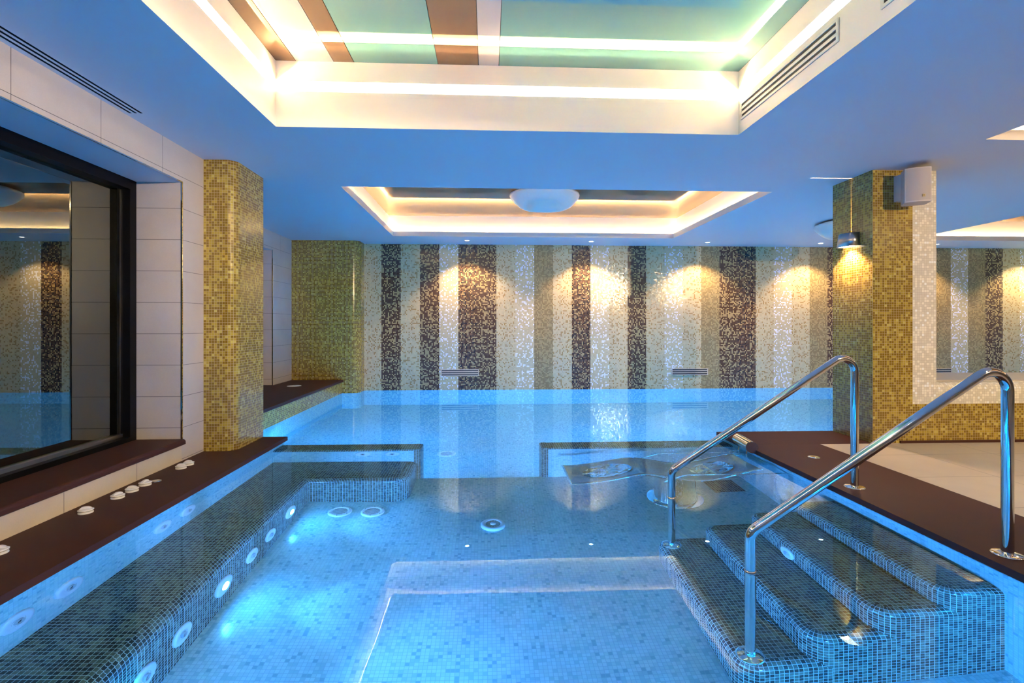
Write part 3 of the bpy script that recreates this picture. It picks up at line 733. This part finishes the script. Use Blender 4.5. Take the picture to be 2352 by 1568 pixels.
disc_fitting('floor_inlet', 'raised round inlet disc on the middle of the pool floor', 'floor inlet', (.04, 3.772, ZF), (0, 0, 0), .09, 'raised', None)
disc_fitting('floor_grate', 'faint round outlet on the deep pool floor nearer the dividers', 'grate', (-.48, 6.01, ZD), (0, 0, 0), .11, 'grate', 'outlets in the deep pool')
mb = MB(); mb.box(1.915, 2.178, 4.224, 4.49, ZF, ZF+.004)
tag(mb.build('floor_hatch', M_STEP), 'dark square tiled hatch on the pool floor beside the lounger', 'hatch')

# bench lamp output, then bare unseen lights added to brighten the pool
def pool_light(loc, d, flood, beam, size=.10, beamang=62, col=POOLC):
    d = Vector(d).normalized()
    if flood:
        ld = bpy.data.lights.new('pool_flood', 'AREA'); ld.shape = 'DISK'; ld.size = size; ld.energy = flood; ld.color = col
        lo = bpy.data.objects.new('pool_flood', ld); COL.objects.link(lo); lo.location = loc; lo.rotation_euler = d.to_track_quat('-Z', 'Y').to_euler()
    if beam:
        ld = bpy.data.lights.new('pool_beam', 'SPOT'); ld.energy = beam; ld.color = BEAMC; ld.spot_size = radians(beamang); ld.spot_blend = .5; ld.shadow_soft_size = .02
        lo = bpy.data.objects.new('pool_beam', ld); COL.objects.link(lo); lo.location = Vector(loc)+d*.004; lo.rotation_euler = d.to_track_quat('-Z', 'Y').to_euler()
for y in (3.80, 2.855): pool_light((XB+.022, y, -.73), (1, 0, .02), P_POOL*.13, P_BEAM*.42, .06, 72)
def pool_aim(p, t, flood, beam, ang, col=None):
    pool_light(p, Vector(t)-Vector(p), P_POOL*flood, P_BEAM*beam, .14, ang)
for p, t, b, a in (((-.9, -.51, -.60), (-.4, 4.2, -.76), 8, 30), ((.4, -.51, -.60), (.3, 4.2, -.76), 8, 30), ((1.4, -.51, -.60), (1.9, 2.17, -.7), 2.5, 40),
                   ((XB+.02, 1.95, -.70), (2.3, 3.9, -.35), 3.2, 46), ((XB+.02, 1.4, -.72), (1.5, 2.8, -.6), 2.2, 40), ((XB+.02, .6, -.70), (2.3, 2.2, -.15), 2, 40),
                   ((2.28, 1.2, -.25), (-1.93, 2.9, -.2), 5, 40), ((2.28, 1.8, -.2), (-1.93, 4.2, -.2), 6, 34)):
    pool_aim(p, t, .10, b, a)  # added beams without lamp bodies, brightening visible floor, steps and walls
for p, t in (((-1.2, -.51, -.6), (-1.2, 1, -.9)), ((.4, -.51, -.6), (.4, 1, -.9)), ((1.6, -.51, -.6), (1.6, 1, -.9)), ((XB+.02, .9, -.7), (1, .9, -.95))):
    pool_aim(p, t, .9, 0, 60)  # added floods near the camera, for blue bounce onto the ceiling
for x in (-1.9, -.8, .9, 1.9, 3.1, 4.5, 6.2, 8.2):
    pool_aim((x, 4.975, -.55), (x+.1, 8.83, -.45), 1.1, 2.0, 80)

# ------------------------------------------------------------------ handrails
def handrail(y, label):
    r = thing('handrail', label, 'handrail', (0, y, 0), group='pool step handrails')
    path = fillet([(1.18, 0, -.745), (1.18, 0, .185), (2.335, 0, .938), (2.40, 0, .80), (2.40, 0, DK+.002)], [.055, .075, .12], 10)
    path = fillet([(1.18, 0, -.745), (1.18, 0, .178), (2.395, 0, .965), (2.395, 0, DK+.002)], [.06, .085], 12)
    m = MB(); tube(m, path, .0235, 24); m.build('rail_tube', M_STEEL, r)
    for (x, z) in ((1.18, -.75), (2.395, DK)):
        m = MB(); lathe(m, [(.0235, .012), (.03, .011), (.055, .006), (.062, .003), (.062, 0)], 32, c=(x, 0, z)); m.build('base_flange', M_STEEL, r)
    m = MB(); lathe(m, [(.0235, -.012), (.026, -.012), (.026, .012), (.0235, .012)], 24, c=(1.18, 0, 0)); m.build('collar', M_STEEL, r)
    return r
handrail(2.25, 'polished steel handrail nearest the camera at the pool steps')
handrail(3.235, 'polished steel handrail on the far side of the pool steps')

# ------------------------------------------------------------------ massage lounger
lg = thing('massage_lounger', 'submerged stainless steel massage lounger on a round pedestal', 'lounger', (.045, -.03, 0))
prof = [(.60, -.345), (.72, -.335), (.90, -.27), (1.06, -.185), (1.16, -.145), (1.26, -.16), (1.40, -.24), (1.52, -.31), (1.64, -.325), (1.76, -.28), (1.90, -.18), (2.02, -.09), (2.10, -.055)]
def sm(pr, n=5):
    o = []
    for i in range(len(pr)-1):
        p0 = pr[max(i-1, 0)]; p1 = pr[i]; p2 = pr[i+1]; p3 = pr[min(i+2, len(pr)-1)]
        for k in range(n):
            t = k/n; o.append(tuple(.5*((2*p1[a])+(-p0[a]+p2[a])*t+(2*p0[a]-5*p1[a]+4*p2[a]-p3[a])*t*t+(-p0[a]+3*p1[a]-3*p2[a]+p3[a])*t**3) for a in range(2)))
    o.append(pr[-1]); return o
ps = sm(prof); m = MB(); ya, yb = 3.93, 4.42; rows, uvs = [], []
for x, z in ps:
    row = []
    for j in range(9):
        f = j/8; row.append((x, ya+(yb-ya)*f, z-.03*sin(pi*f)))
    rows.append(row); uvs.append([(x, j/8) for j in range(9)])
m.grid(rows, uvs)
o = m.build('seat_shell', M_BRSH, lg); sd = o.modifiers.new('solid', 'SOLIDIFY'); sd.thickness = .006
for yy in (ya, yb):
    m = MB(); tube(m, [(x, yy, z) for x, z in ps], .011, 10); m.build('edge_tube', M_STEEL, lg)
m = MB(); tube(m, [(.60, ya, -.345), (.60, yb, -.345)], .011, 10); m.build('foot_bar', M_STEEL, lg)
m = MB(); lathe(m, [(.165, -.32), (.165, ZF+.02), (.172, ZF+.012)], 40, c=(1.50, 4.19, 0)); m.v = [v for v in m.v]; m.build('pedestal', M_STEEL, lg)
m = MB(); lathe(m, [(.16, ZF+.014), (.225, ZF+.012), (.228, ZF)], 40, c=(1.50, 4.19, 0)); m.build('base_flange', M_STEEL, lg)
for yy, s in ((3.86, -1), (4.50, 1)):
    m = MB(); tube(m, fillet([(1.30, yy, -.26), (1.46, yy, -.10), (2.24, yy, -.10)], [.07], 8), .013, 12); m.build('arm_rail', M_STEEL, lg)
m = MB(); tube(m, [(1.19, ya+.02, -.19), (1.40, 4.1, -.42)], .014, 10); m.build('brace', M_STEEL, lg)
m = MB(); tube(m, [(1.19, yb-.02, -.19), (1.44, 4.28, -.42)], .014, 10); m.build('brace', M_STEEL, lg)
for cx_, hl, lab in ((.93, .20, 'slotted oval leg rest'), (1.80, .17, 'slotted oval back rest')):
    zf_ = lambda x: min(((abs(px-x), pz) for px, pz in ps))[1]
    m = MB(); rows, uvs = [], []
    for i in range(7):
        rr = i/6; row = []
        for k in range(33):
            a_ = 2*pi*k/32; x_ = cx_+hl*rr*cos(a_); y_ = 4.175+.155*rr*sin(a_); row.append((x_, y_, zf_(x_)-.026*sin(pi*(y_-ya)/(yb-ya))+.006+.008*rr**4))
        rows.append(row); uvs.append([(k/32, rr) for k in range(33)])
    m.grid(rows, uvs); e = m.build('oval_rest', M_STEEL, lg); e['label'] = lab
# head roll above water
m = MB(); tube(m, [(2.235, 4.60, .075), (2.195, 4.27, .075)], .048, 32); m.build('head_roll', M_STEEL, lg)
m = MB(); tube(m, [(2.196, 4.275, .075), (2.193, 4.262, .075)], .0485, 32); e = m.build('roll_end_cap', M_RUB, lg); e['label'] = 'dark end cap'
for yy in (4.36, 4.50):
    m = MB(); tube(m, fillet([(2.20, yy, .03), (2.19, yy, -.02), (2.10, yy, -.06)], [.02], 6), .008, 8); m.build('bracket', M_STEEL, lg)

# ------------------------------------------------------------------ deck fittings
def button(x, y, label, rz):
    r = thing('air_button', label, 'air button', (x, y, DK), (0, 0, rz), 'white air buttons on the left pool edge')
    m = MB(); lathe(m, [(0, .010), (.034, .009), (.036, .004), (.036, 0)], 28); m.build('base_ring', M_PLAST, r)
    m = MB(); lathe(m, [(.026, .010), (.026, .014), (.037, .014), (.038, .018), (.030, .022), (.010, .024), (0, .024)], 28); m.build('cap', M_PLAST, r)
    m = MB(); rows = []
    for k in range(5):
        f = k/4; hh = .022+.014*sin(pi*f*.5+pi/2*0); rows.append([(-.028*cos(pi*f/2)*1.0, s*.006, .022+.014*sin(pi*f/2)) for s in (-1, 1)])
    for k in range(1, 5):
        f = k/4; rows.append([(.028*sin(pi*f/2), s*.006, .022+.014*cos(pi*f/2)) for s in (-1, 1)])
    m.grid(rows, [[(0, 0), (1, 0)] for _ in rows], smooth=False)
    m.face([rw[0] for rw in rows], [(0, 0)]*len(rows)); m.face([rw[1] for rw in rows][::-1], [(0, 0)]*len(rows)); m.build('grip', M_PLAST, r)
    return r
for y, lab, rz in ((2.482, 'white air button on the left pool edge, cut by the picture edge', .5), (2.996, 'white air button standing alone on the left pool edge', .4), (3.246, 'nearest of three close white air buttons on the left edge', 1.2),
                   (3.372, 'middle of three close white air buttons on the left edge', .2), (3.497, 'farthest of three close white buttons, next to the chrome disc', 1.5),
                   (3.894, 'nearer of the pair of white buttons before the left pillar', .1), (3.989, 'farther of the pair of white buttons before the left pillar', 0)):
    button(-2.262, y, lab, rz)
def plate(x, y, z, rad, label, mat, hole=True):
    r = thing('cover_plate', label, 'cover plate', (x, y, z))
    m = MB(); lathe(m, [(.012 if hole else 0, .003), (.7*rad, .004), (.95*rad, .003), (rad, 0)], 32); m.build('plate', mat, r)
    if hole: m = MB(); lathe(m, [(0, .002), (.012, .003)], 12); m.build('hole', M_DARK, r)
    return r
plate(-2.247, 3.582, DK, .034, 'flat chrome disc among the white buttons on the left pool edge', M_STEEL, False)
plate(2.613, 3.985, DK, .045, 'chrome disc with centre hole on the right brown pool edge', M_STEEL)
plate(-2.84, 7.67, .22, .10, 'white round cover on the recess ledge', M_PLAST, False)

# ------------------------------------------------------------------ wall lamp and speaker on the column
wlmp = thing('wall_lamp', 'brushed metal up-and-down lamp on the left face of the mosaic column', 'wall lamp', (XC0, 4.69, 1.85))
m = MB(); N = 16; rows = []
for z, s in ((.0, 1.0), (.125, .82)):
    rows.append([(-.102*s*sqrt(max(0, 1-abs(-1+2*j/N)**3.2)), (-1+2*j/N)*.115*(1 if s == 1 else .93), z) for j in range(N+1)])
m.grid(rows, [[(j/N, z) for j in range(N+1)] for z in (0, 1)])
o = m.build('housing', M_BRSH, wlmp); sd = o.modifiers.new('solid', 'SOLIDIFY'); sd.thickness = .003
def halfD(sg):
    pts = [(-.005-.10*.82*sqrt(max(0, 1-t**3.2)), sg*t*.115*.93, .125) for t in [k/8 for k in range(9)]]
    pts = [(pts[0][0], sg*.0012, .125)]+pts[1:]+[(0, sg*.107, .125), (0, sg*.0012, .125)]
    return pts
for sg in (-1, 1):
    m = MB(); p = halfD(sg); m.face(p if sg > 0 else p[::-1], [(0, 0)]*len(p)); m.build('top_cover', M_BRSH, wlmp)
ld = bpy.data.lights.new('wall_lamp_up', 'POINT'); ld.energy = 60; ld.color = (1, .66, .42); ld.shadow_soft_size = .001
lo = bpy.data.objects.new('wall_lamp_up', ld); COL.objects.link(lo); lo.location = (XC0-.045, 4.69, 1.85+.06)
m = MB(); m.face([(p[0]*.95-.001, p[1]*.95, .008) for p in rows[0]][::-1], [(0, 0)]*(N+1)); m.build('lens', M_WLENS, wlmp)
m = MB(); m.box(-.006, 0, -.10, .10, .01, .12); m.build('back_plate', M_BRSH, wlmp)
ld = bpy.data.lights.new('wall_lamp_down', 'SPOT'); ld.energy = 80; ld.color = (1, .64, .40); ld.spot_size = radians(130); ld.spot_blend = .5; ld.shadow_soft_size = .03
lo = bpy.data.objects.new('wall_lamp_down', ld); COL.objects.link(lo); lo.location = (XC0-.06, 4.69, 1.845)

spk = thing('wall_speaker', 'grey white loudspeaker hung high on the front of the mosaic column', 'speaker', (3.70, YC, 2.30))
TH = radians(-27); PV = (.03, -.09)
def turn(m):
    m.v = [(PV[0]+(p[0])*cos(TH)-(p[1])*sin(TH), PV[1]+(p[0])*sin(TH)+(p[1])*cos(TH), p[2]) for p in m.v]; return m
m = MB(); m.box(-.065, .045, -.11, 0, -.088, .140); o = m.build('mounting_box', M_SPK, spk); bevel(o, .012, 3)
m = MB(); N = 14; W = .094; D = -.165; F = [(-W+2*W*j/N, D-.018*(1-(-1+2*j/N)**2)) for j in range(N+1)]
prf = [(-W+.022, 0), (-W+.004, -.03)]+F+[(W-.004, -.03), (W-.022, 0)]
rows = [[(p[0], p[1], z) for p in prf] for z in (-.140, .150)]
m.grid(rows, [[(p[0], z) for p in prf] for z in (0, .3)], smooth=False)
for rw in (rows[0][::-1], rows[1]): m.face(rw, [(0, 0)]*len(rw))
m.face([rows[0][-1], rows[0][0], rows[1][0], rows[1][-1]], [(0, 0)]*4)
o = turn(m).build('cabinet', M_SPK, spk); bevel(o, .005, 2)
m = MB(); G = [(-W+.009+2*(W-.009)*j/N, D-.005-.018*(1-(-1+2*j/N)**2)) for j in range(N+1)]
m.grid([[(p[0], p[1], z) for p in G] for z in (-.130, .142)], [[(p[0], z) for p in G] for z in (0, .27)]); turn(m).build('grille', M_SPKG, spk)
bx, by, bz = .034, D-.025, -.092
m = MB(); m.box(bx-.010, bx+.010, by-.002, by+.006, bz-.010, bz+.010); bd = turn(m).build('badge', M_GOLDP, spk)
m = MB(); m.auto([(bx-.006, by-.0026, bz-.007), (bx-.003, by-.0026, bz-.007), (bx-.003, by-.0026, bz+.007), (bx-.006, by-.0026, bz+.007)])
m.face([(bx-.001, by-.0026, bz), (bx+.004, by-.0026, bz-.007), (bx+.008, by-.0026, bz-.007), (bx+.002, by-.0026, bz+.001)], [(0, 0)]*4)
m.face([(bx-.001, by-.0026, bz), (bx+.002, by-.0026, bz+.001), (bx+.008, by-.0026, bz+.007), (bx+.004, by-.0026, bz+.007)], [(0, 0)]*4)
turn(m).build('badge_mark', M_DARK, bd)
